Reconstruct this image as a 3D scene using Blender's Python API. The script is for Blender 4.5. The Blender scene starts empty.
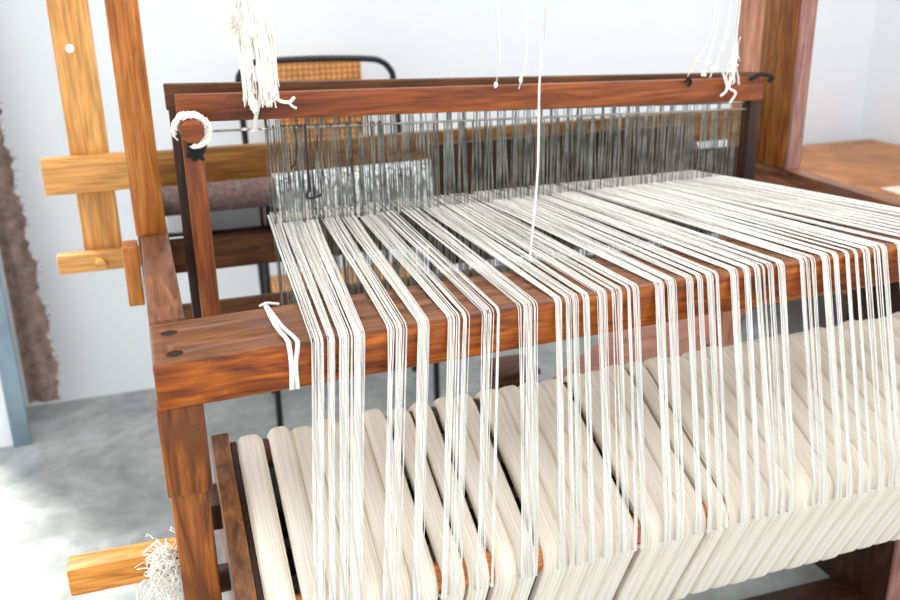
import bpy, bmesh, math, random
from mathutils import Vector, Matrix, Quaternion
random.seed(7)
col = bpy.context.scene.collection
sc = bpy.context.scene
R = math.radians
BASE = {}

# ------------------------------------------------------------ materials
def new_mat(name):
    m = bpy.data.materials.new(name); m.use_nodes = True
    nt = m.node_tree
    for n in list(nt.nodes):
        nt.nodes.remove(n)
    out = nt.nodes.new('ShaderNodeOutputMaterial')
    b = nt.nodes.new('ShaderNodeBsdfPrincipled')
    nt.links.new(b.outputs[0], out.inputs[0])
    return m, nt, b

def lin(c):
    return tuple(((v/255)/12.92 if v/255 <= .04045 else ((v/255+.055)/1.055)**2.4) for v in c) + (1,)

def coord(nt, scale):
    tc = nt.nodes.new('ShaderNodeTexCoord'); mp = nt.nodes.new('ShaderNodeMapping')
    mp.inputs['Scale'].default_value = scale
    nt.links.new(tc.outputs['Object'], mp.inputs[0])
    return mp.outputs[0]

def noise(nt, vec, scale, detail=4, dist=0., rough=.55):
    n = nt.nodes.new('ShaderNodeTexNoise')
    n.inputs['Scale'].default_value = scale; n.inputs['Detail'].default_value = detail
    n.inputs['Distortion'].default_value = dist; n.inputs['Roughness'].default_value = rough
    nt.links.new(vec, n.inputs['Vector'])
    return n.outputs[0]

def ramp(nt, fac, stops):
    r = nt.nodes.new('ShaderNodeValToRGB')
    e = r.color_ramp.elements
    while len(e) < len(stops):
        e.new(.5)
    for k, (p, c) in enumerate(stops):
        e[k].position = p; e[k].color = lin(c)
    nt.links.new(fac, r.inputs[0])
    return r.outputs[0]

def mix(nt, fac, a, b, mode='MIX'):
    m = nt.nodes.new('ShaderNodeMix'); m.data_type = 'RGBA'; m.blend_type = mode
    if isinstance(fac, float):
        m.inputs[0].default_value = fac
    else:
        nt.links.new(fac, m.inputs[0])
    nt.links.new(a, m.inputs[6]) if not isinstance(a, tuple) else setattr(m.inputs[6], 'default_value', a)
    nt.links.new(b, m.inputs[7]) if not isinstance(b, tuple) else setattr(m.inputs[7], 'default_value', b)
    return m.outputs[2]

def wood(name, dark, mid, light, axis='X', rough=.38, worn=None, knots=1., top=None):
    m, nt, b = new_mat(name)
    a = 'XYZ'.index(axis)
    s1 = [16., 16., 16.]; s1[a] = 2.2
    s2 = [190., 190., 190.]; s2[a] = 9.
    v1 = coord(nt, s1); v2 = coord(nt, s2); v3 = coord(nt, (5, 5, 5))
    f1 = noise(nt, v1, 2.2, 6, 1.6 * knots)
    c1 = ramp(nt, f1, [(.30, dark), (.48, mid), (.68, light)])
    f2 = noise(nt, v2, 1., 3, .2)
    c2 = ramp(nt, f2, [(.35, (176, 176, 176)), (.6, (255, 255, 255))])
    c = mix(nt, .7, c1, c2, 'MULTIPLY')
    f3 = noise(nt, v3, 1.5, 5, .5)
    if worn:
        w = ramp(nt, f3, [(.5, (0, 0, 0)), (.64, (255, 255, 255))])
        c = mix(nt, w, c, lin(worn))
    if top:  # upward faces: wear together with reflected sheen painted into the colour
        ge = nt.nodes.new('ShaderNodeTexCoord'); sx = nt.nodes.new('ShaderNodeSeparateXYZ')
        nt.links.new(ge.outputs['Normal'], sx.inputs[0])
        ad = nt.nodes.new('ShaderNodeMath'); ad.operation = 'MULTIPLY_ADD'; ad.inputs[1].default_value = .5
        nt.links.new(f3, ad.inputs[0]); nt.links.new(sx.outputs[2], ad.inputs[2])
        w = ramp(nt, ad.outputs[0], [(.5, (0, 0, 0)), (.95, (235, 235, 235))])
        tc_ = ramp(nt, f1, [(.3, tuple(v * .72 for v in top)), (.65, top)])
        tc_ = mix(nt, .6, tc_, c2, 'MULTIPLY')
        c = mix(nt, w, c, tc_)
    nt.links.new(c, b.inputs['Base Color'])
    rr = nt.nodes.new('ShaderNodeMapRange')
    rr.inputs[3].default_value = rough - .08; rr.inputs[4].default_value = rough + .16
    nt.links.new(f3, rr.inputs[0]); nt.links.new(rr.outputs[0], b.inputs['Roughness'])
    b.inputs['Specular IOR Level'].default_value = .32
    bp = nt.nodes.new('ShaderNodeBump'); bp.inputs['Strength'].default_value = .25
    bp.inputs['Distance'].default_value = .002
    nt.links.new(f2, bp.inputs['Height']); nt.links.new(bp.outputs[0], b.inputs['Normal'])
    return m

def plain(name, c, rough=.6, metal=0., var=0., scale=20.):
    m, nt, b = new_mat(name)
    b.inputs['Roughness'].default_value = rough; b.inputs['Metallic'].default_value = metal
    f = noise(nt, coord(nt, (1, 1, 1)), scale, 4)
    d = tuple(max(0, v * (1 - var)) for v in c)
    nt.links.new(ramp(nt, f, [(.35, d), (.65, c)]), b.inputs['Base Color'])
    return m

def yarn(name, light, dark, sx, rough=.85, sheen=.15):
    m, nt, b = new_mat(name)
    f = noise(nt, coord(nt, (sx, 6, 6)), 1., 3, 0.)
    nt.links.new(ramp(nt, f, [(.3, dark), (.6, light)]), b.inputs['Base Color'])
    b.inputs['Roughness'].default_value = rough
    b.inputs['Sheen Weight'].default_value = sheen
    bp = nt.nodes.new('ShaderNodeBump'); bp.inputs['Strength'].default_value = .45
    bp.inputs['Distance'].default_value = .001
    nt.links.new(f, bp.inputs['Height']); nt.links.new(bp.outputs[0], b.inputs['Normal'])
    return m

M = {}
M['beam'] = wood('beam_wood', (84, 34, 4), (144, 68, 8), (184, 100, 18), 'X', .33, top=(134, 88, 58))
M['post'] = wood('post_wood', (74, 34, 8), (134, 72, 18), (176, 104, 32), 'Z', .4, worn=(100, 52, 20))
M['orange'] = wood('orange_wood', (146, 78, 24), (184, 110, 44), (206, 136, 66), 'Z', .42)
M['rail'] = wood('rail_wood', (86, 50, 32), (126, 80, 54), (156, 104, 74), 'Y', .36, worn=(110, 76, 60))
M['tan_z'] = wood('tan_wood_upright', (206, 146, 78), (218, 158, 88), (230, 174, 104), 'Z', .5, knots=.6)
M['tan_x'] = wood('tan_wood_bar', (200, 142, 74), (216, 156, 86), (228, 170, 100), 'X', .5, knots=.6)
M['red'] = wood('red_wood', (86, 36, 10), (128, 62, 22), (158, 86, 36), 'X', .4, knots=.5)
M['ochre'] = wood('ochre_wood', (96, 58, 18), (132, 86, 30), (156, 106, 44), 'X', .45)
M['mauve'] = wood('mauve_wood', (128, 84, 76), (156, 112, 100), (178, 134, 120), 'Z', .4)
M['red_z'] = wood('red_wood_post', (98, 46, 16), (136, 72, 30), (160, 92, 46), 'Z', .4, knots=.5)
M['dark'] = wood('dark_wood', (28, 13, 4), (52, 26, 9), (78, 42, 15), 'Z', .45)
M['dark_x'] = wood('dark_wood_bar', (48, 24, 6), (84, 46, 14), (112, 66, 24), 'X', .45)
M['drumwood'] = wood('drum_end_wood', (70, 40, 18), (112, 68, 34), (140, 90, 48), 'Y', .4)
M['slat'] = wood('drum_slat_wood', (160, 92, 40), (190, 116, 56), (214, 142, 76), 'X', .5)
M['pink'] = wood('pink_brown_wood', (150, 96, 74), (184, 126, 98), (206, 150, 122), 'Z', .4, knots=.5)
M['rpost'] = wood('tall_post_wood', (74, 36, 12), (130, 74, 26), (168, 106, 42), 'Z', .4)
M['bench'] = wood('bench_wood', (150, 88, 64), (178, 112, 86), (196, 132, 106), 'X', .35, knots=.6)
M['lowbar'] = wood('low_bar_wood', (140, 78, 22), (204, 130, 48), (226, 156, 74), 'X', .45)
M['wind'] = yarn('cream_yarn', (238, 230, 215), (206, 193, 172), 420)
M['warp'] = yarn('white_yarn', (226, 224, 217), (196, 192, 184), 300)
M['cotton'] = plain('cotton_fluff', (252, 248, 238), .9, 0, .08, 60)
M['heddle'] = plain('heddle_wire', (148, 152, 144), .38, .5, .5, 26)
M['steel'] = plain('steel_rod', (176, 170, 160), .3, .9, .2, 30)
M['blue'] = plain('painted_steel', (128, 150, 164), .45, .3, .15, 8)
M['black'] = plain('black_tube', (24, 26, 32), .35, .2, .2, 10)
M['blackcloth'] = plain('black_cloth', (22, 20, 24), .9, 0, .2, 60)
M['cloth_roll'] = plain('brown_cloth', (116, 92, 88), .9, 0, .25, 90)
M['curtain'] = plain('mauve_cloth', (190, 164, 154), .95, 0, .25, 30)
M['pinkyarn'] = plain('pink_yarn', (196, 60, 100), .9)
M['white'] = plain('white_plug', (240, 240, 240), .5)
M['hole'] = plain('hole_shade', (30, 16, 10), .9)

# woven rattan
def rattan(name, a, c, scale=70):
    m, nt, b = new_mat(name)
    v = coord(nt, (1, 1, 1))
    ws = []
    for d in 'XYZ':
        w = nt.nodes.new('ShaderNodeTexWave'); w.bands_direction = d
        w.inputs['Scale'].default_value = scale / 6.28; w.inputs['Distortion'].default_value = 1.2
        w.inputs['Detail'].default_value = 2
        nt.links.new(v, w.inputs[0]); ws.append(w.outputs[1])
    x = nt.nodes.new('ShaderNodeMath'); x.operation = 'MULTIPLY'
    nt.links.new(ws[0], x.inputs[0]); nt.links.new(ws[2], x.inputs[1])
    y = nt.nodes.new('ShaderNodeMath'); y.operation = 'MULTIPLY_ADD'; y.inputs[1].default_value = .5
    nt.links.new(ws[1], y.inputs[0]); nt.links.new(x.outputs[0], y.inputs[2])
    cc = ramp(nt, y.outputs[0], [(.1, a), (.7, c)])
    f = noise(nt, v, 9, 4)
    c2 = ramp(nt, f, [(.35, (190, 190, 190)), (.62, (255, 255, 255))])
    nt.links.new(mix(nt, .8, cc, c2, 'MULTIPLY'), b.inputs['Base Color'])
    b.inputs['Roughness'].default_value = .5
    bp = nt.nodes.new('ShaderNodeBump'); bp.inputs['Strength'].default_value = .6
    bp.inputs['Distance'].default_value = .004
    nt.links.new(y.outputs[0], bp.inputs['Height']); nt.links.new(bp.outputs[0], b.inputs['Normal'])
    return m
M['rattan'] = rattan('woven_rattan', (150, 84, 34), (218, 146, 78))
M['rattan2'] = rattan('woven_rattan_seat', (168, 104, 44), (222, 160, 92), 110)

# heddle-speckled woven cloth
def speckle():
    m, nt, b = new_mat('speckled_cloth')
    f = noise(nt, coord(nt, (160, 160, 40)), 1., 3)
    nt.links.new(ramp(nt, f, [(.4, (120, 116, 112)), (.58, (226, 228, 232))]), b.inputs['Base Color'])
    b.inputs['Roughness'].default_value = .9
    return m
M['speckle'] = speckle()

def wallmat():
    m, nt, b = new_mat('white_plaster')
    f = noise(nt, coord(nt, (1, 1, 1)), 1.3, 5)
    nt.links.new(ramp(nt, f, [(.3, (225, 229, 233)), (.7, (232, 236, 239))]), b.inputs['Base Color'])
    b.inputs['Roughness'].default_value = .75
    return m
M['wall'] = wallmat()

def floormat():
    m, nt, b = new_mat('polished_concrete')
    v = coord(nt, (1, 1, 1))
    f = noise(nt, v, 3.2, 8, .9, .62)
    g = noise(nt, v, 22, 5, .4)
    c = ramp(nt, f, [(.3, (128, 132, 130)), (.5, (152, 155, 153)), (.68, (180, 182, 181))])
    c2 = ramp(nt, g, [(.35, (214, 214, 212)), (.62, (255, 255, 255))])
    nt.links.new(mix(nt, .6, c, c2, 'MULTIPLY'), b.inputs['Base Color'])
    rr = nt.nodes.new('ShaderNodeMapRange'); rr.inputs[3].default_value = .22; rr.inputs[4].default_value = .5
    nt.links.new(f, rr.inputs[0]); nt.links.new(rr.outputs[0], b.inputs['Roughness'])
    return m
M['floor'] = floormat()

# ------------------------------------------------------------ builders
def empty(name, loc, label=None, cat=None, group=None):
    o = bpy.data.objects.new(name, None); col.objects.link(o)
    o.location = loc; o.empty_display_size = .05
    BASE[o] = Vector(loc)
    tag(o, label, cat, group)
    return o

def tag(o, label=None, cat=None, group=None, kind=None):
    if label: o['label'] = label
    if cat: o['category'] = cat
    if group: o['group'] = group
    if kind: o['kind'] = kind
    return o

def build(name, bm, mat, parent=None, base=None, smooth=True, label=None):
    me = bpy.data.meshes.new(name)
    b = base
    if b is None:
        b = Vector((0, 0, 0))
        if parent is not None:
            b = BASE[parent]
        elif len(bm.verts):
            xs = [v.co for v in bm.verts]
            b = Vector(((min(v.x for v in xs)+max(v.x for v in xs))/2, (min(v.y for v in xs)+max(v.y for v in xs))/2, min(v.z for v in xs)))
    b = Vector(b)
    bmesh.ops.translate(bm, verts=bm.verts, vec=-b)
    bm.normal_update()
    bm.to_mesh(me); bm.free()
    if smooth:
        for p in me.polygons: p.use_smooth = True
        try: me.set_sharp_from_angle(angle=R(38))
        except Exception: pass
    me.materials.append(mat)
    o = bpy.data.objects.new(name, me); col.objects.link(o)
    if parent is not None:
        o.parent = parent
        BASE[o] = BASE[parent]
    else:
        o.location = b; BASE[o] = b
    if label: o['label'] = label
    return o

TILT = .027
def tz(x, z):
    return z + TILT * (x - .55)

def box(bm, x0, x1, y0, y1, z0, z1, bev=.003, tilt=False, seg=2, cuts=0):
    t = bmesh.new()
    bmesh.ops.create_cube(t, size=1)
    for v in t.verts:
        v.co = Vector((x0 if v.co.x < 0 else x1, y0 if v.co.y < 0 else y1, z0 if v.co.z < 0 else z1))
    if bev:
        bmesh.ops.bevel(t, geom=list(t.edges), offset=bev, segments=seg, affect='EDGES', profile=.6)
    if tilt:
        for v in t.verts: v.co.z = tz(v.co.x, v.co.z)
    merge(bm, t)
    return bm

def merge(bm, t, mtx=None):
    if mtx is not None: bmesh.ops.transform(t, matrix=mtx, verts=t.verts)
    vm = {}
    for v in t.verts: vm[v] = bm.verts.new(v.co)
    for f in t.faces:
        try: bm.faces.new([vm[v] for v in f.verts])
        except ValueError: pass
    t.free()

def tube(bm, pts, r, n=6, cap=True, flat=1.):
    """tube along pts; r a number or a list; flat squashes it across"""
    P = [Vector(p) for p in pts]
    rs = r if isinstance(r, (list, tuple)) else [r] * len(P)
    rings = []
    prev = None
    for i, p in enumerate(P):
        d = (P[min(i+1, len(P)-1)] - P[max(i-1, 0)]).normalized()
        if prev is None:
            up = Vector((0, 0, 1)) if abs(d.z) < .9 else Vector((1, 0, 0))
            a = d.cross(up).normalized()
        else:
            a = (prev - d * prev.dot(d)).normalized()
        prev = a
        c = d.cross(a)
        rings.append([bm.verts.new(p + (a * math.cos(2*math.pi*k/n) + c * math.sin(2*math.pi*k/n) * flat) * rs[i]) for k in range(n)])
    for i in range(len(P)-1):
        for k in range(n):
            bm.faces.new((rings[i][k], rings[i][(k+1) % n], rings[i+1][(k+1) % n], rings[i+1][k]))
    if cap:
        bm.faces.new(rings[0][::-1]); bm.faces.new(rings[-1])

def curve_pts(ctrl, n=8):
    """Catmull-Rom through ctrl"""
    C = [Vector(c) for c in ctrl]
    C = [C[0]*2 - C[1]] + C + [C[-1]*2 - C[-2]]
    out = []
    for i in range(1, len(C)-2):
        p0, p1, p2, p3 = C[i-1:i+3]
        for k in range(n):
            t = k / n
            out.append(.5 * ((2*p1) + (p2-p0)*t + (2*p0-5*p1+4*p2-p3)*t*t + (3*p1-p0-3*p2+p3)*t**3))
    out.append(C[-2])
    return out

def blob(bm, c, r, sx=1, sy=1, sz=1, jit=.15, sub=2):
    t = bmesh.new(); bmesh.ops.create_icosphere(t, subdivisions=sub, radius=r)
    for v in t.verts:
        v.co = Vector((v.co.x*sx, v.co.y*sy, v.co.z*sz)) * (1 + random.uniform(-jit, jit)) + Vector(c)
    merge(bm, t)

def B(): return bmesh.new()
def bx(name, mat, parent, *a, label=None, **k):
    return build(name, box(B(), *a, **k), mat, parent, label=label)

# ------------------------------------------------------------ setting
CEIL = 3.0
def struct(name, bm, mat):
    o = build(name, bm, mat, base=(0, 0, 0), smooth=False); o['kind'] = 'structure'; return o
struct('floor', box(B(), -3.5, 4.2, -1.0, 3.4, -.1, 0, 0), M['floor'])
struct('wall_back', box(B(), -.75, 3.1, 3.285, 3.45, 0, CEIL, 0), M['wall'])
struct('wall_right', box(B(), 2.93, 3.08, .9, 3.285, 0, CEIL, 0), M['wall'])
wl = B()
box(wl, -.62, -.5, 2.995, 3.285, 0, CEIL, 0)
box(wl, -.62, -.5, .3, 2.995, 2.1, CEIL, 0)
box(wl, -.62, -.5, -1.0, .3, 0, CEIL, 0)
struct('wall_left', wl, M['wall'])
struct('ceiling', box(B(), -.75, 3.1, -1.0, 3.45, CEIL, CEIL + .1, 0), M['wall'])
# steel door jamb: an angle post with bolts
df = B()
box(df, -.499, -.446, 2.980, 2.994, .0, 2.1, .001)
box(df, -.499, -.493, 2.994, 3.03, .0, 2.1, .001)
for z in (.06, .22, .4, .62, .85, 1.1, 1.4, 1.7):
    tube(df, [(-.462, 2.985, z), (-.462, 2.979, z)], .006, 8)
o = struct('door_1', df, M['blue'])

# ------------------------------------------------------------ curtain beside the door
def fray(y, z):
    return .006 * math.sin(z * 37) + .004 * math.sin(z * 91 + 1) + .004 * math.sin(z * 213)
cu = B()
nz, nx = 120, 30
g = []
for i in range(nz + 1):
    z = .09 + (2.05 - .09) * i / nz
    row = []
    for k in range(nx + 1):
        u = k / nx
        edge = -.350 - .045 * max(0, z - .3) + fray(0, z)
        x = -.45 + (edge + .45) * u
        y = 3.10 + .007 * math.sin(u * 9 + .6 * math.sin(z * 2)) + .006 * math.sin(z * 5 + u * 5)
        row.append(cu.verts.new((x, y, z)))
    g.append(row)
for i in range(nz):
    for k in range(nx):
        cu.faces.new((g[i][k], g[i][k+1], g[i+1][k+1], g[i+1][k]))
bmesh.ops.solidify(cu, geom=list(cu.faces), thickness=.004)
for i in range(150):
    z = random.uniform(.1, 2.0)
    x = -.350 - .045 * max(0, z - .3) + fray(0, z)
    tube(cu, [(x - .008, 3.10, z), (x + random.uniform(.002, .014), 3.10 + random.uniform(-.01, .01), z + random.uniform(-.008, .008))], .0012, 4)
tag(build('curtain', cu, M['curtain']), 'mauve brown cloth curtain with a frayed edge beside the steel door jamb', 'curtain')

# ------------------------------------------------------------ loom frame
loom = empty('loom_frame', (.7, 1.8, 0), 'large brown and tan wooden loom frame standing on the concrete floor', 'loom')
# back beam with two dowel holes
bb = box(B(), -.02, 1.50, 1.2, 1.357, .893, .962, .006, True, 3)
beam = build('back_beam', bb, M['beam'], loom, label='orange-brown back beam with a worn top painted mauve-brown for sheen and two peg holes')
cut = B()
for hx, hy in ((.007, 1.311), (.010, 1.229)):
    t = bmesh.new(); bmesh.ops.create_cone(t, cap_ends=True, segments=24, radius1=.0115, radius2=.0115, depth=.06)
    merge(cut, t, Matrix.Translation((hx, hy, .95)))
cutter = build('cutter', cut, M['hole'], loom, smooth=False)
md = beam.modifiers.new('b', 'BOOLEAN'); md.operation = 'DIFFERENCE'; md.object = cutter; md.solver = 'EXACT'
dg = bpy.context.evaluated_depsgraph_get(); dg.update()
me2 = bpy.data.meshes.new_from_object(beam.evaluated_get(dg))
beam.modifiers.clear(); beam.data = me2
bpy.data.objects.remove(cutter, do_unlink=True)
for hx, hy in ((.007, 1.311), (.010, 1.229)):
    t = B(); tube(t, [(hx, hy, .9215), (hx, hy, .9458)], .0114, 20)  # dark plug just below the rim stands in for shade inside
    build('hole_shade_plug', t, M['hole'], beam, label='dark open peg hole')
for (x0, x1, y0, y1, z0, z1) in ((-.0235, .039, 1.206, 1.245, .742, .8775),):
    bx('post', M['post'], loom, x0, x1, y0, y1, z0, z1, bev=.004)
bx('post', M['post'], loom, -.020, .033, 1.210, 1.238, .0, .742, bev=.005, label='lower front post, redder and a little narrower than the piece above')
# side rails
bx('side_rail', M['rail'], loom, -.02, .032, 1.358, 2.34, .87, .951, bev=.005)
bx('side_rail', M['rail'], loom, 1.402, 1.442, 1.34, 1.94, .87, .969, bev=.005)
bx('side_rail', M['dark'], loom, 1.512, 1.55, 1.62, 2.5, .78, .86, bev=.005)
# tall uprights
bx('upright', M['orange'], loom, -.028, .029, 1.842, 1.90, .951, 2.1, bev=.003, label='orange upright')
bx('upright', M['rpost'], loom, 1.402, 1.440, 1.80, 1.925, .9695, 2.1, bev=.003, label='right upright, broad and dark brown')
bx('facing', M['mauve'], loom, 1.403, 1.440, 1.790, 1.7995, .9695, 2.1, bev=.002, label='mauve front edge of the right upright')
bx('upright', M['pink'], loom, 1.598, 1.665, 2.262, 2.31, .0, 2.1, bev=.003, label='pinkish brown upright')
tan = bx('upright', M['tan_z'], loom, -.152, -.068, 2.272, 2.305, .79, 2.1, bev=.003, label='pale tan upright')
t = B(); tube(t, [(-.118, 2.274, 1.271), (-.118, 2.268, 1.271)], .009, 14)
build('plug', t, M['white'], tan)
# crossbars
bx('crossbar', M['tan_x'], loom, -.213, .0, 2.235, 2.270, .958, 1.040, bev=.005, label='left end of the crossbar, painted pale tan as lit')  # lit stretch of one bar, its brightness put into the colour
bx('crossbar', M['ochre'], loom, .0005, 1.597, 2.237, 2.268, .955, 1.037, bev=.003, label='rest of the same crossbar, painted ochre brown as shaded')  # same bar continued, with shade put into a darker wood tone
bx('crossbar', M['dark'], loom, .66, 1.36, 2.14, 2.155, .72, 1.024, bev=.003)  # dark board added in place of the deep shade behind the heddles
bx('crossbar', M['dark'], loom, 1.361, 1.597, 2.14, 2.155, .72, .955, bev=.003)  # lower continuation of the board that stands in for shade
lowb = bx('crossbar', M['tan_x'], loom, -.213, .0, 2.235, 2.270, .772, .819, bev=.008, label='short pale tan lower crossbar')
t = B(); tube(t, [(-.118, 2.24, .794), (-.118, 2.205, .794)], [.013, .012], 16)
build('peg', t, M['tan_x'], lowb)
bx('crossbar', M['dark_x'], loom, .03, 1.45, 2.20, 2.235, .757, .834, bev=.004)
bx('crossbar', M['dark_x'], loom, .03, 1.45, 2.10, 2.135, .615, .705, bev=.004)
bx('block', M['orange'], loom, -.058, -.0285, 1.86, 1.92, .805, .925, bev=.003)
bx('block', M['post'], loom, -.03, .03, 2.18, 2.24, .60, .87, bev=.003)
bx('crossbar', M['dark_x'], loom, .10, 1.45, 2.275, 2.30, .82, .955, bev=.003)
# rear legs and lower sides
bx('leg', M['dark'], loom, 1.472, 1.535, 1.383, 1.62, .0, .93, bev=.004, label='dark brown leg with a mauve front edge')
bx('leg', M['dark'], loom, -.02, .032, 2.13, 2.18, 0, .87, bev=.004)
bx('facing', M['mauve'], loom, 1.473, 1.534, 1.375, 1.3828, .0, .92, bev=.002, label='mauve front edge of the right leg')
bx('sill', M['dark'], loom, .95, 1.475, 1.44, 1.52, 0, .035, bev=.004)
bx('low_side_rail', M['dark_x'], loom, 1.475, 1.53, 1.62, 2.6, .0, .09, bev=.004)
# low bar tied behind the front post
t = B(); box(t, -.174, .031, 1.246, 1.285, .588, .634, .006)
lb = build('low_bar', t, M['lowbar'], loom, label='orange low bar sticking out to the left')
# support block for the drum
bx('bearing_block', M['dark'], loom, .033, .062, 1.33, 1.40, .60, .645, bev=.003)

# ------------------------------------------------------------ warp beam (drum) with windings
E1 = Vector((0, .905, .425)); E2 = Vector((0, -.425, .905))
def drum_pts(x, w=.356, w2=.288, r=.046, off=0., n=7, jw=None):
    A = Vector((x, 1.081, .598 + TILT * (x - .55)))
    pts = []
    rr = max(.004, r + off)
    for cs, ct, a0 in ((w - r, r, 0), (r, r, 90), (r, w2 - r, 180), (w - r, w2 - r, 270)):
        for k in range(n):
            a = R(a0 + 90 * k / (n - 1))
            pts.append((A + E1 * (cs + rr * math.cos(a)) - E2 * ct + E2 * (rr * math.sin(a)), a))
    return pts
drum = empty('warp_drum', (.75, 1.32, .30), 'wooden sectional warp drum slung under the back beam of the loom', 'warp beam')
def drum_plate(x0, x1, off, name, mat):
    bm = B()
    a = [bm.verts.new(p) for p, _ in drum_pts(x0, r=.03, off=off)]
    b = [bm.verts.new(p) for p, _ in drum_pts(x1, r=.03, off=off)]
    n = len(a)
    for i in range(n):
        bm.faces.new((a[i], a[(i+1) % n], b[(i+1) % n], b[i]))
    bm.faces.new(a[::-1]); bm.faces.new(b)
    bmesh.ops.recalc_face_normals(bm, faces=bm.faces)
    return build(name, bm, mat, drum)
drum_plate(.050, .077, .006, 'flange', M['drumwood'])
drum_plate(.079, .087, -.010, 'flange', M['dark'])
drum_plate(1.425, 1.45, .004, 'flange', M['drumwood'])
ctr = Vector((0, 1.081, .598)) + E1 * .178 - E2 * .144
t = B(); tube(t, [(.033, ctr.y, tz(.033, ctr.z)), (1.47, ctr.y, tz(1.47, ctr.z))], .022, 16)
build('axle', t, M['dark'], drum)
# four corner slats
for cs, ct in ((.320, .036), (.036, .036), (.036, .252), (.320, .252)):
    bm = B()
    rings = []
    for x in (.097, 1.424):
        A = Vector((x, 1.081, .598 + TILT * (x - .55))) + E1 * cs - E2 * ct
        ring = []
        for k in range(20):
            a = 2 * math.pi * k / 20
            ca, sa = math.cos(a), math.sin(a)
            q = .024 / max(abs(ca), abs(sa), .85 * (abs(ca) + abs(sa)) / 1.15)
            ring.append(bm.verts.new(A + E1 * ca * q + E2 * sa * q))
        rings.append(ring)
    for k in range(20):
        bm.faces.new((rings[0][k], rings[0][(k+1) % 20], rings[1][(k+1) % 20], rings[1][k]))
    bm.faces.new(rings[0][::-1]); bm.faces.new(rings[1])
    bmesh.ops.recalc_face_normals(bm, faces=bm.faces)
    build('slat', bm, M['slat'] if cs < .1 and ct < .1 else M['dark_x'], drum)

ORD = ['first', 'second', 'third', 'fourth', 'fifth', 'sixth', 'seventh', 'eighth', 'ninth', 'tenth', 'eleventh', 'twelfth',
       'thirteenth', 'fourteenth', 'fifteenth', 'sixteenth', 'seventeenth', 'eighteenth', 'nineteenth', 'twentieth']
def ordinal(k):
    if k < 20: return ORD[k]
    t, u = divmod(k + 1, 10)
    tens = {2: 'twenty', 3: 'thirty', 4: 'forty', 5: 'fifty'}[t]
    if u == 0: return {2: 'twentieth', 3: 'thirtieth', 4: 'fortieth', 5: 'fiftieth'}[t]
    return tens + '-' + ORD[u-1]

# winding borders along the drum; wide gaps where the photo shows them
gaps = {.134: .010, .337: .0095, .378: .006, .418: .0105, .495: .012, .664: .011, .785: .007, .822: .007}
edges = [.099]
stops = sorted(gaps)
segs = []
a = .088
for gx in stops + [1.422]:
    segs.append((a, gx)); a = gx
W = []
for (a, b) in segs:
    ga = gaps.get(a, 0) / 2; gb = gaps.get(b, 0) / 2
    lo, hi = a + ga, b - gb
    n = max(1, round((hi - lo) / .040))
    ws = [random.uniform(.88, 1.12) for _ in range(n)]
    s = sum(ws); x = lo
    for w in ws:
        w_ = (hi - lo) * w / s
        W.append((x, x + w_)); x += w_
def winding(x0, x1, k):
    bm = B()
    mcols = 15
    th = random.uniform(-.0015, .002)
    lump = random.uniform(.001, .006)
    ph = random.uniform(0, 6)
    loops = []
    base = [drum_pts(x0)]
    N = 28
    for j in range(mcols):
        u = j / (mcols - 1)
        x = x0 + (x1 - x0) * (-.01 + 1.02 * u)
        prof = (1 - abs(2 * u - 1) ** 3.8)
        pts = drum_pts(x, off=0)
        ring = []
        n = len(pts)
        for i, (p, a) in enumerate(pts):
            nrm = E1 * math.cos(a) + E2 * math.sin(a)
            # how strongly the yarn heaps on the rear top corner
            heap = math.exp(-((a - .9) / .55) ** 2) * lump
            d = -.0065 + prof * (.007 + heap) + th
            q = p + nrm * d
            # slack: straight runs stay straight
            q.x += .0012 * math.sin(a * 3 + ph) * (1 - abs(2*u-1))
            ring.append(bm.verts.new(q))
        loops.append(ring)
    n = len(loops[0])
    # closing inner strips give the winding thickness
    for side, x in ((0, x0 - .0001), (mcols, x1 + .0001)):
        pts = drum_pts(x, off=-.018)
        ring = [bm.verts.new(p) for p, a in pts]
        loops.insert(side if side == 0 else len(loops), ring)
    for j in range(len(loops)):
        A_, B_ = loops[j], loops[(j+1) % len(loops)]
        for i in range(n):
            bm.faces.new((A_[i], A_[(i+1) % n], B_[(i+1) % n], B_[i]))
    bmesh.ops.recalc_face_normals(bm, faces=bm.faces)
    return bm
nw = len(W)
for k, (a, b) in enumerate(W):
    o = build('yarn_winding', winding(a, b, k), M['wind'])
    where = ordinal(k) + ' from the left end' if k <= nw // 2 else ordinal(nw - 1 - k) + ' from the right end'
    tag(o, 'flat cream yarn winding wrapped around the warp drum, ' + where, 'yarn winding', 'cream yarn windings side by side on the warp drum')
# pink knot on a winding
t = B()
for k in range(6):
    p = Vector((.226, 1.379, .749))
    tube(t, [p + Vector([random.uniform(-.004, .004) for _ in range(3)]) for _ in range(4)], .0016, 5)
tag(build('yarn_knot', t, M['pinkyarn']), 'tiny pink yarn knot on a cream winding near the left end of the drum', 'knot')

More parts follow.
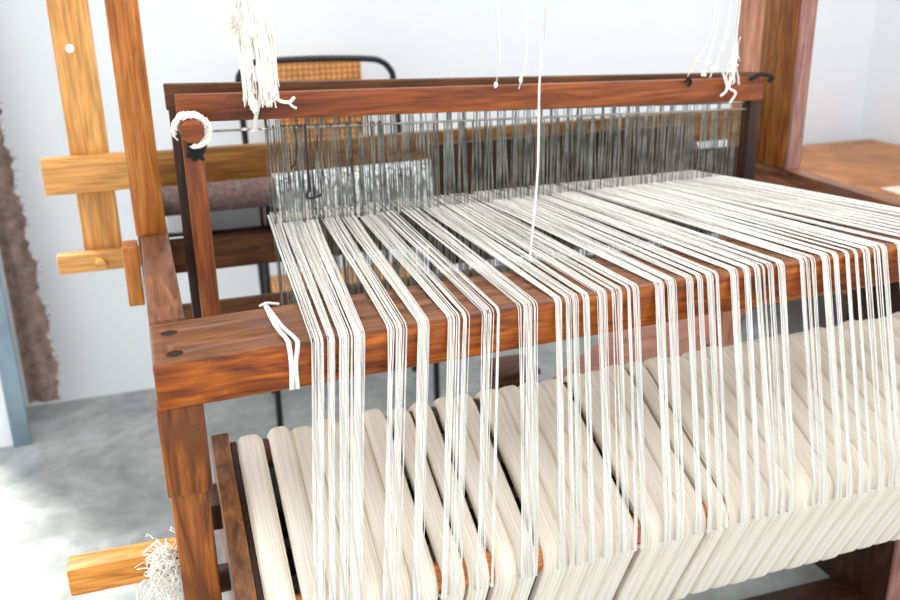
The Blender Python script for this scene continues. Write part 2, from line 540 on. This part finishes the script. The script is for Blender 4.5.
# ------------------------------------------------------------ warp bundles over the back beam
FR = [(0.19, 0.206, 0.155), (0.213, 0.222, 0.173), (0.229, 0.242, 0.189), (0.246, 0.265, 0.207), (0.296, 0.326, 0.258), (0.343, 0.359, 0.297), (0.388, 0.398, 0.338), (0.400, 0.42, 0.354), (0.44, 0.457, 0.391), (0.463, 0.466, 0.411), (0.496, 0.526, 0.47), (0.555, 0.566, 0.523), (0.571, 0.580, 0.541), (0.583, 0.592, 0.552), (0.6, 0.61, 0.571), (0.624, 0.639, 0.599), (0.645, 0.667, 0.625), (0.674, 0.679, 0.647), (0.684, 0.694, 0.661), (0.722, 0.736, 0.703), (0.743, 0.758, 0.725), (0.776, 0.788, 0.758), (0.795, 0.804, 0.777), (0.813, 0.824, 0.796), (0.828, 0.833, 0.809), (0.855, 0.869, 0.842), (0.88, 0.891, 0.867), (0.900, 0.911, 0.892), (0.915, 0.936, 0.908), (0.942, 0.955, 0.931), (0.985, 0.992, 0.974), (0.996, 1.014, 0.99), (1.027, 1.041, 1.022), (1.049, 1.059, 1.042), (1.072, 1.08, 1.066), (1.09, 1.098, 1.085), (1.108, 1.12, 1.106), (1.130, 1.141, 1.129), (1.145, 1.156, 1.143), (1.177, 1.19, 1.176)]
x = 1.214
while x < 1.385:
    w = random.uniform(.010, .016)
    FR.append((x, x + w, x - .001)); x += w + random.uniform(.006, .012)
def lerp_map(v, xs, ys):
    if v <= xs[0]: return ys[0] + (v - xs[0]) * (ys[1]-ys[0]) / (xs[1]-xs[0])
    for i in range(len(xs) - 1):
        if v <= xs[i+1]:
            return ys[i] + (v - xs[i]) * (ys[i+1]-ys[i]) / (xs[i+1]-xs[i])
    return ys[-1] + (v - xs[-1]) * (ys[-1]-ys[-2]) / (xs[-1]-xs[-2])
def hed(xf):
    return lerp_map(xf, [.198, .255, .309, .51, 1.004, 1.42], [.227, .286, .33, .474, .845, 1.16])
def bundle(x0, x1, xl, h0, h1, k):
    bm = B()
    w = x1 - x0
    hw = h1 - h0
    n = max(5, int(hw / .00125))
    loose = (k == 2)
    TW = .00068
    last = False
    for i in range(n):
        u = (i + .5) / n + random.uniform(-.25, .25) / n
        uf = min(1, max(0, u + random.uniform(-.22, .22) * (0.3 if loose else 1)))
        xh = h0 + hw * u
        xf = x0 + w * uf
        lay = random.uniform(0, .0016)
        zb = tz(xf, .962) + .0008 + lay
        ul = min(1, max(0, u + random.uniform(-.3, .3)))
        xe = xl + (ul - .5) * w * .85
        yf = 1.2 - .0008 - lay
        zt = tz(xh, .962)
        eye = .986 + .004 * (xh - .3) + (random.choice((-1, 1)) * .0025)
        sag = random.uniform(-.001, .001)
        pts = [(xh, 1.78, eye + .001), (xh + (xf - xh) * .35, 1.60, eye + (zb - eye) * .35 + sag),
               (xh + (xf - xh) * .74, 1.357, eye + (zb - eye) * .74 + .001),
               (xf - (xf - xh) * .02, 1.216, zb + .0004), (xf, 1.207, zb - .0002), (xf, 1.2015, zb - .0030), (xf, yf, zb - .008)]
        bl = lay * .6
        for t in (.15, .4, .7, .93):
            q = Vector((xf, yf, zb - .008)).lerp(Vector((xe, 1.0845 - bl, tz(xe, .594))), t)
            q.x += random.uniform(-.0006, .0006)
            pts.append(tuple(q))
        dz = TILT * (xe - .55)
        for s_ in (.012, .05, .10):
            b_ = Vector((xe, 1.0835 - .001 - bl, .576 + dz)) + Vector((0, .425, -.905)) * s_ * .2 + Vector((0, 1, .2)) * s_ * .35
            pts.append(tuple(b_))
        r = TW * random.uniform(.85, 1.15)
        tube(bm, pts, r, 4, cap=False)
    return bm
nf = len(FR)
cent = [(a + b) / 2 for a, b, _ in FR]
for k, (a, b, xl) in enumerate(FR):
    lo = hed((cent[k-1] + cent[k]) / 2) if k else hed(cent[0]) - .012
    hi = hed((cent[k+1] + cent[k]) / 2) if k < nf-1 else hed(cent[k]) + .012
    c = hed(cent[k])
    f = .9
    # the bundle's own share of the heddle row, weighted by its width on the beam
    half = min(.017, max(.0045, (b - a) * .9))
    lo = max(lo, c - half * 1.25); hi = min(hi, c + half * 1.25)
    o = build('warp_bundle', bundle(a, b, xl, lo, hi, k), M['warp'])
    where = (ordinal(k) + ' from the left') if k <= nf // 2 else (ordinal(nf - 1 - k) + ' from the right')
    tag(o, 'white warp thread bundle running from the heddles over the back beam, ' + where, 'warp threads', 'white warp bundles over the back beam')

# ------------------------------------------------------------ harness frames with heddles
def harness(y, x0, x1, ztop0, ztop1, h, thick, pw, frontmat, postmat, label):
    """frame whose top board runs from (x0, ztop0) to (x1, ztop1)"""
    root = empty('heddle_frame', ((x0 + x1) / 2, y + thick / 2, .72), label, 'loom harness', 'heddle frames hanging in the loom')
    sl = (ztop1 - ztop0) / (x1 - x0)
    def bar(name, a, b, z0, z1, mat, y0=y, y1=y + thick):
        bm = box(B(), a, b, y0, y1, z0, z1, .003)
        for v in bm.verts: v.co.z += sl * (v.co.x - x0)
        return build(name, bm, mat, root)
    bar('top_board', x0, x1, ztop0 - h, ztop0, frontmat)
    bar('side_post', x0 + .004, x0 + .004 + pw, .74, ztop0 - h + .001, postmat)
    bar('side_post', x1 - .03, x1 - .002, .74, ztop0 - h + .001, M['dark'])
    bar('bottom_board', x0, x1, .72, .742, frontmat)
    for z in (ztop0 - h - .018, .762):
        t = B(); tube(t, [(x0 + .02, y + thick / 2, z + sl * .02), (x1 - .015, y + thick / 2, z + sl * (x1 - x0 - .015))], .0022, 8)
        build('rod', t, M['steel'], root)
    return root, sl
hf, sl1 = harness(1.70, .067, 1.255, 1.229, 1.195, .047, .022, .034, M['red'], M['red_z'], 'reddish heddle frame nearest the back beam, wire heddles hanging in it')
hr, sl2 = harness(1.772, .053, 1.30, 1.240, 1.196, .046, .022, .034, M['dark_x'], M['dark'], 'darker brown heddle frame just behind the reddish one')
def heddle_mesh(bm, xt, xe, y, zt, ze, zb, xb, flat=False):
    r = .0009
    if flat:
        tube(bm, [(xt, y, zt), (xe, y, ze), (xb, y, zb)], r, 4, cap=False)
        return
    tube(bm, curve_pts([(xt, y - .003, zt), (xt, y, zt + .003), (xt + .001, y + .003, zt - .002), (xt + (xe - xt) * .5, y, (zt + ze) / 2), (xe, y, ze + .004)], 3), r, 4, cap=False)
    tube(bm, [(xe, y, ze + .004), (xe - .0015, y, ze), (xe, y, ze - .004)], r, 4, cap=False)
    tube(bm, [(xe, y, ze + .004), (xe + .0015, y, ze), (xe, y, ze - .004)], r, 4, cap=False)
    tube(bm, [(xe, y, ze - .004), (xb, y, zb)], r, 4, cap=False)
def heddle_set(root, y, sl, x0, ztop, start, end, n, gap_list):
    xs = []
    while len(xs) < n:
        c = start + (end - start) * len(xs) / n + random.gauss(0, .0025)
        xs.append(c)
    xs.sort()
    rest = B()
    near = 0
    for i, xe in enumerate(xs):
        # upper ends bunch together along the rod
        bunch = round(xe / .028) * .028 + .006 * math.sin(xe * 91)
        xt = xe + (bunch - xe) * random.uniform(.15, .8) + random.uniform(-.003, .003)
        xb = xe + random.uniform(-.006, .006) + (bunch - xe) * .3
        xt = min(max(xt, start - .01), 1.21)
        zt = ztop - .018 + sl * (xt - x0); zb = .762 + sl * (xb - x0)
        ze = .986 + .004 * (xe - .3)
        if near < 50:
            bm = B(); heddle_mesh(bm, xt, xe, y, zt, ze, zb, xb)
            build('heddle', bm, M['heddle'], root); near += 1
        else:
            heddle_mesh(rest, xt, xe, y, zt, ze, zb, xb, True)
    o = build('heddle_rest', rest, M['heddle'], root); o.name = 'heddle_row'; o['kind'] = 'stuff'
heddle_set(hf, 1.711, sl1, .067, 1.229 - .047, .222, 1.205, 230, [])
heddle_set(hr, 1.783, sl2, .053, 1.240 - .046, .224, 1.22, 210, [])
# wooden roller end wrapped in cotton
peg = B()
t = bmesh.new(); bmesh.ops.create_cone(t, cap_ends=True, segments=8, radius1=.021, radius2=.021, depth=.06)
bmesh.ops.bevel(t, geom=list(t.edges), offset=.002, segments=1, affect='EDGES')
merge(peg, t, Matrix.Translation((.086, 1.665, 1.176)) @ Matrix.Rotation(R(90), 4, 'X') @ Matrix.Rotation(R(22), 4, 'Z'))
pg = build('dowel', peg, M['red'], hf)
t = B()
for k in range(46):
    a0 = random.uniform(-1.9, 2.2); ln = random.uniform(.5, 1.8); rr = random.uniform(.0205, .030); yy = random.uniform(1.640, 1.672)
    tube(t, [(.086 + (rr + random.uniform(0, .003)) * math.cos(a0 + s * ln / 9), yy + random.uniform(-.003, .003), 1.176 + (rr + random.uniform(0, .003)) * math.sin(a0 + s * ln / 9)) for s in range(10)], random.uniform(.0012, .0026), 5)
build('cotton_wrap', t, M['cotton'], pg)
t = B()
for k in range(14):
    x = .088 + random.uniform(-.014, .018)
    tube(t, curve_pts([(x, 1.690, 1.158 + random.uniform(-.004, .004)), (x + random.uniform(-.006, .006), 1.682, 1.145), (.09 + random.uniform(-.014, .014), 1.684, 1.125 + random.uniform(-.008, .008))], 3), random.uniform(.003, .005), 5)
build('black_rag', t, M['blackcloth'], hf)
# black wire hooks
t = B(); tube(t, curve_pts([(.286, 1.698, 1.166), (.285, 1.695, 1.11), (.285, 1.695, 1.05), (.279, 1.695, 1.034), (.290, 1.695, 1.030), (.308, 1.695, 1.035)], 5), .0026, 6)
build('hook', t, M['black'], hf)
t = B(); tube(t, curve_pts([(.266, 1.698, 1.166), (.268, 1.695, 1.13), (.264, 1.695, 1.10), (.254, 1.695, 1.088)], 5), .0018, 6)
build('hook', t, M['black'], hf)
# black tie on the right end
t = B(); tube(t, curve_pts([(1.215, 1.696, 1.194), (1.235, 1.69, 1.204), (1.255, 1.69, 1.201), (1.268, 1.694, 1.196), (1.262, 1.696, 1.186)], 4), .005, 6)
build('tie', t, M['blackcloth'], hf)
t = B(); tube(t, curve_pts([(1.06, 1.696, 1.196), (1.067, 1.69, 1.204), (1.075, 1.696, 1.196), (1.07, 1.695, 1.188)], 4), .003, 6)
build('tie', t, M['blackcloth'], hf)

# ------------------------------------------------------------ cloth roller and reed
rl = B(); tube(rl, [(.034, 2.185, .935), (1.402, 2.185, .945)], .034, 24)
tag(build('cloth_roller', rl, M['cloth_roll']), 'mauve brown cloth roller lying across the loom behind the heddles', 'roller')
wc = B(); tube(wc, [(.285, 2.185, .937), (.82, 2.185, .941)], .040, 28)
box(wc, .285, .82, 2.143, 2.146, .865, .94, .0005)
tag(build('woven_cloth', wc, M['speckle']), 'pale speckled woven cloth wound on the middle of the cloth roller', 'cloth')
rd = empty('reed', (.16, 2.26, .835), 'fine pale reed between dark bars behind the left heddles', 'reed')
t = B(); 
xx = .04
while xx < .27:
    box(t, xx, xx + .0016, 2.25, 2.262, .835, .90, 0); xx += .0030
o = build('wire', t, plain('reed_wire', (196, 200, 204), .4, .3, .1), rd); o['kind'] = 'stuff'
bx('frame', M['dark'], rd, .034, .285, 2.246, 2.268, .895, .903, bev=.001)
bx('frame', M['dark'], rd, .034, .285, 2.246, 2.268, .833, .839, bev=.001)
bx('divider', M['dark'], rd, .255, .262, 2.244, 2.27, .839, .896, bev=.001)

# ------------------------------------------------------------ strings and cotton
def strand(bm, ctrl, r, n=6, k=5):
    tube(bm, curve_pts(ctrl, n), r, k)
t = B()
strand(t, [(.722, 1.60, 1.56), (.712, 1.60, 1.369), (.700, 1.60, 1.231), (.655, 1.5, 1.09), (.600, 1.4, .972), (.594, 1.385, .963)], .0021, 8)
tag(build('cord', t, M['warp']), 'taut white cord hanging down to the warp in the middle of the loom', 'cord')

ct = empty('cotton_tassel', (.2, 1.64, 1.17), 'shaggy knotted white cotton tassel hanging at the left of the heddle frame', 'tassel')
t = B()
for k in range(260):
    x = .203 + random.gauss(0, .0085)
    z0 = 1.62; z1 = random.uniform(1.205, 1.29)
    c = []
    for s in range(9):
        f = s / 8
        amp = .002 + .005 * f
        c.append((x + random.uniform(-amp, amp) + .012 * f * (1 if x > .196 else -.3), 1.645 + random.uniform(-.012, .012), z0 + (z1 - z0) * f))
    strand(t, c, random.choice((.0007, .0009, .0012, .0026)), 4, 5)
build('strands', t, M['cotton'], ct)
t = B()
for k in range(210):
    c0 = Vector((.168 + random.gauss(0, .010), 1.645 + random.gauss(0, .006), 1.345 + random.gauss(0, .018)))
    c = [c0]
    for s in range(4):
        c.append(c[-1] + Vector((random.uniform(-.009, .009), random.uniform(-.005, .005), random.uniform(-.010, .009))))
    strand(t, c, random.uniform(.0003, .0006), 3, 4)
build('fluff', t, M['cotton'], ct)
t = B()
strand(t, [(.216, 1.64, 1.25), (.230, 1.64, 1.222), (.250, 1.64, 1.214), (.262, 1.64, 1.222)], [.003] * 19, 6)
strand(t, [(.250, 1.64, 1.214), (.258, 1.64, 1.206), (.264, 1.64, 1.203)], [.002] * 13, 6)
build('loose_end', t, M['cotton'], ct)
t = B()
strand(t, [(.209, 1.665, 1.26), (.208, 1.68, 1.22), (.201, 1.692, 1.19), (.196, 1.700, 1.163)], .0038, 6)
blob(t, (.196, 1.703, 1.160), .007, 1.2, .8, .6)
blob(t, (.179, 1.703, 1.163), .004, 1.2, .8, .7); blob(t, (.212, 1.703, 1.162), .0035, 1.2, .8, .7)
build('tie_cord', t, M['warp'], ct)
t = B(); blob(t, (.198, 1.640, 1.335), .012, 1, .8, 1.2, .2)
build('knot', t, M['cotton'], ct)
t = B(); blob(t, (.192, 1.638, 1.212), .009, .6, .7, 1.6, .2)
build('knot', t, M['cotton'], ct)

# thin dangling strings on the right
STR = [([(1.100, 1.66, 1.60), (1.096, 1.66, 1.36), (1.090, 1.66, 1.29), (1.060, 1.685, 1.21)], .0008, [0.9], 'thin grey string slanting down to the black tie on the heddle frame'),
       ([(1.118, 1.66, 1.60), (1.108, 1.66, 1.355), (1.092, 1.66, 1.26), (1.094, 1.685, 1.208)], .0010, [.97, .8], 'pale green string with knots hanging right of the slanting one'),
       ([(1.130, 1.66, 1.60), (1.130, 1.66, 1.355), (1.120, 1.66, 1.27), (1.112, 1.685, 1.205)], .0013, [.72, .6, .95], 'knotted beige string, second from the right post'),
       ([(1.158, 1.66, 1.60), (1.152, 1.66, 1.355), (1.150, 1.66, 1.27), (1.166, 1.680, 1.19)], .0011, [.86], 'frayed white string ending in a bow on the heddle frame')]
for k, (c, r, kn, lab) in enumerate(STR):
    t = B(); pts = curve_pts(c, 8)
    tube(t, pts, r, 5)
    for f in kn:
        p = pts[int(f * (len(pts) - 1))]
        for q in range(5):
            tube(t, [p + Vector([random.uniform(-.006, .006) for _ in range(3)]) for _ in range(4)], .0014, 4)
    if k == 3:
        for q in range(26):
            p = Vector((1.152 + random.gauss(0, .007), 1.665, random.uniform(1.205, 1.285)))
            tube(t, [p, p + Vector((random.uniform(-.008, .008), 0, -.012)), p + Vector((random.uniform(-.010, .010), 0, -.028))], .0008, 4)
        strand(t, [(1.145, 1.69, 1.212), (1.155, 1.686, 1.180), (1.142, 1.688, 1.165)], .0026)
        strand(t, [(1.172, 1.69, 1.212), (1.160, 1.686, 1.182), (1.178, 1.688, 1.170), (1.166, 1.688, 1.150)], .0026)
    tag(build('string', t, M['cotton']), lab, 'string', 'strings dangling over the heddle frame')
for (c, lab, kn) in (([(.652, 1.66, 1.60), (.643, 1.66, 1.37), (.647, 1.66, 1.27), (.650, 1.69, 1.215)], 'faint thin white thread left of the middle cord, ending in a small knot', (.650, 1.69, 1.215)),
                     ([(.704, 1.66, 1.60), (.697, 1.66, 1.367), (.699, 1.66, 1.27), (.697, 1.69, 1.205)], 'faint thin white thread close beside the taut middle cord', (.698, 1.684, 1.222))):
    t = B(); strand(t, c, .0010); blob(t, kn, .005, .8, .8, 1.2, .2)
    tag(build('string', t, M['cotton']), lab, 'string', 'strings dangling over the heddle frame')

# yarn loop tied around the back beam near its left end
t = B()
for s in (-1, 1):
    for k in range(12):
        o_ = random.uniform(-.0026, .0026)
        strand(t, [(.156 + o_, 1.359, .945), (.150 + o_, 1.356, .9545), (.152 + o_ + s * .002, 1.32, .9545), (.156 + o_ + s * .004, 1.26, .9542), (.164 + o_ + s * .006, 1.207, .9545), (.165 + o_ + s * .006, 1.197, .948), (.163 + s * .003 + o_, 1.196, .92), (.162 + s * .0042 + o_, 1.196, .884)], .0011, 4, 4)
strand(t, [(.140, 1.350, .956), (.150, 1.35, .960), (.162, 1.352, .957), (.170, 1.352, .955)], .0022)
tag(build('yarn_loop', t, M['warp']), 'short loop of white yarn tied around the left end of the back beam', 'yarn loop')

# cotton scrap tied at the low bar
t = B()
for k in range(260):
    c = [Vector((-.040 + random.gauss(0, .009), 1.243 + random.uniform(-.014, .0), .612 + random.gauss(0, .024)))]
    for s in range(4):
        c.append(c[-1] + Vector((random.uniform(-.012, .010), random.uniform(-.004, .004), random.uniform(-.018, .010))))
    strand(t, c, random.uniform(.0004, .0010), 3, 4)
strand(t, [(-.045, 1.255, .650), (-.075, 1.255, .625), (-.085, 1.25, .58), (-.083, 1.25, .50), (-.08, 1.25, .42)], .0014)
strand(t, [(-.035, 1.255, .65), (-.037, 1.25, .56), (-.04, 1.25, .42)], .0012)
tag(build('cotton_scrap', t, M['cotton']), 'tangle of white cotton yarn tied where the low orange bar meets the post', 'yarn')

# ------------------------------------------------------------ chair behind the loom
ch = empty('chair', (.6, 2.95, 0), 'chair with black tube frame and woven rattan back by the wall', 'chair')
r = .0105
t = B(); strand(t, [(.345, 3.10, .0), (.338, 3.10, .45), (.326, 3.10, .9), (.320, 3.10, 1.07), (.332, 3.10, 1.115), (.36, 3.10, 1.138), (.41, 3.10, 1.145), (.58, 3.10, 1.145), (.74, 3.10, 1.137), (.79, 3.10, 1.125), (.818, 3.10, 1.098), (.828, 3.10, 1.06), (.84, 3.10, .9), (.86, 3.10, .45), (.868, 3.10, 0)], r, 6, 10)
build('back_frame', t, M['black'], ch)
for x in (.326, .868):
    t = B(); strand(t, [(x, 2.825, 0), (x, 2.83, .3), (x, 2.84, .58), (x, 2.88, .612), (x, 2.95, .62), (x + (.008 if x < .6 else -.01), 3.10, .63)], r, 6, 10)
    build('leg', t, M['black'], ch)
    t = B(); strand(t, [(x, 2.87, .625), (x, 2.96, .635), (x, 3.06, .642)], .019, 4, 10)
    build('armrest', t, M['rattan2'], ch)
t = B(); box(t, .443, .72, 3.088, 3.112, .72, 1.149, .008)
for v in t.verts: v.co.y += .02 * math.cos((v.co.x - .58) * 9)
build('backrest', t, M['rattan2'], ch, label='woven rattan backrest')
bx('seat', M['rattan2'], ch, .345, .85, 2.83, 3.09, .41, .44, bev=.01)

# ------------------------------------------------------------ rattan table on the right
tb = empty('rattan_table', (2.6, 2.75, 0), 'low rattan table with woven top behind the right side of the loom', 'table')
bx('tabletop', M['rattan'], tb, 2.275, 2.915, 2.32, 3.20, .665, .70, bev=.012)
bx('apron', M['rattan'], tb, 2.29, 2.90, 2.345, 2.36, .585, .664, bev=.004)
bx('apron', M['rattan'], tb, 2.29, 2.305, 2.361, 3.17, .585, .664, bev=.004)
for x in (2.305, 2.87):
    for y in (2.375, 3.15):
        t = B(); tube(t, [(x, y, 0), (x, y, .664)], .02, 12)
        build('leg', t, M['rattan'], tb)
bx('shelf', M['rattan'], tb, 2.20 + .09, 2.90, 2.345, 3.17, .30, .33, bev=.006)
# pale fringed slab standing in for sunlight on the table's near corner
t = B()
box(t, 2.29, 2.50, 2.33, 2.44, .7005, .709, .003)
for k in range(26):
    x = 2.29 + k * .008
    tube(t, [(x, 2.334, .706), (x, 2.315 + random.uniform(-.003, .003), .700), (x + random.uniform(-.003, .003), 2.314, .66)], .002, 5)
tag(build('sunlit_corner', t, plain('sunlit_corner_tone', (244, 222, 204), .9, 0, .1)), 'pale fringed patch painted as sunlight on the near corner of the rattan table', 'mat')
bs = B(); box(bs, 2.32, 2.50, 2.37, 2.52, .3305, .50, .01)  # pale block added as the sunlit patch on the table's lower side
tag(build('sunlit_panel', bs, plain('sunlit_panel_tone', (236, 190, 160), .8, 0, .15, 80)), 'pale block painted as the sunlit lower side of the rattan table', 'sunlit_panel')

# ------------------------------------------------------------ bench and box under the loom
an = math.atan2(.32, .40)
bm_ = Matrix.Translation((1.16, 2.36, 0)) @ Matrix.Rotation(an, 4, 'Z')
be = empty('bench', (1.35, 2.2, 0), 'low reddish brown wooden bench standing at an angle beneath the loom', 'bench')
def rot_box(name, mat, x0, x1, y0, y1, z0, z1):
    t = box(B(), x0, x1, y0, y1, z0, z1, .005)
    bmesh.ops.transform(t, matrix=bm_, verts=t.verts)
    return build(name, t, mat, be)
rot_box('bench_top', M['bench'], -.36, .85, -.30, 0, .27, .30)
for x in (-.33, .78):
    rot_box('leg', M['dark_x'], x, x + .03, -.27, -.03, 0, .269)
bo = empty('wooden_box', (.82, 2.03, 0), 'small dark wooden box on end beneath the back beam', 'box')
bx('box_body', M['dark_x'], bo, .755, .865, 1.96, 2.06, 0, .47, bev=.004)
bx('lid', M['dark_x'], bo, .750, .870, 1.955, 2.065, .4705, .485, bev=.003)

# ------------------------------------------------------------ light
w = bpy.data.worlds.new('world'); sc.world = w; w.use_nodes = True
bg = w.node_tree.nodes['Background']
bg.inputs[0].default_value = (.96, .98, 1., 1); bg.inputs[1].default_value = 1.55
def light(name, kind, loc, rot, energy, color=(1, 1, 1), **k):
    d = bpy.data.lights.new(name, kind); d.energy = energy; d.color = color
    for a, b in k.items(): setattr(d, a, b)
    o = bpy.data.objects.new(name, d); col.objects.link(o); o.location = loc; o.rotation_euler = rot
    return o
# sun from the back left through the open door
dv = Vector((.46, -.84, -1.22)).normalized()
light('sun', 'SUN', (-3, 5, 6), dv.to_track_quat('-Z', 'Y').to_euler(), 7., (1, .98, .95), angle=R(14))
light('overhead_fill', 'AREA', (1.1, 1.3, 2.95), (0, 0, 0), 42, (1, .985, .96), shape='RECTANGLE', size=2.2, size_y=2.2)  # unseen area light added under the ceiling as soft fill

# added spot brightening the floor and table at right; the wall has no window
d_ = (Vector((1.15, 3.0, 0)) - Vector((2.7, 2.6, 2.6))).to_track_quat('-Z', 'Y').to_euler()
light('floor_fill_spot', 'SPOT', (2.7, 2.6, 2.6), d_, 34, (1, .98, .95), spot_size=R(48), spot_blend=.9, shadow_soft_size=.25)

# ------------------------------------------------------------ camera
F = 943.975; yaw, pitch, roll = R(18.065), R(19.873), R(-1.081)
f = Vector((math.sin(yaw), math.cos(yaw), 0)); rr_ = Vector((math.cos(yaw), -math.sin(yaw), 0)); u = Vector((0, 0, 1))
f2 = f * math.cos(pitch) - u * math.sin(pitch); u2 = f * math.sin(pitch) + u * math.cos(pitch)
r3 = rr_ * math.cos(roll) + u2 * math.sin(roll); u3 = -rr_ * math.sin(roll) + u2 * math.cos(roll)
cd = bpy.data.cameras.new('camera'); cam = bpy.data.objects.new('camera', cd); col.objects.link(cam)
mt = Matrix((r3, u3, -f2)).transposed().to_4x4(); mt.translation = (0, 0, 1.44)
cam.matrix_world = mt
cd.sensor_width = 36; cd.lens = 36 * F / 900; cd.clip_start = .05
cd.dof.use_dof = True; cd.dof.focus_distance = 1.40; cd.dof.aperture_fstop = 4.0
sc.camera = cam
vs = sc.view_settings
vs.view_transform = 'Standard'; vs.look = 'None'; vs.gamma = 1; vs.exposure = 0.38; vs.use_curve_mapping = False
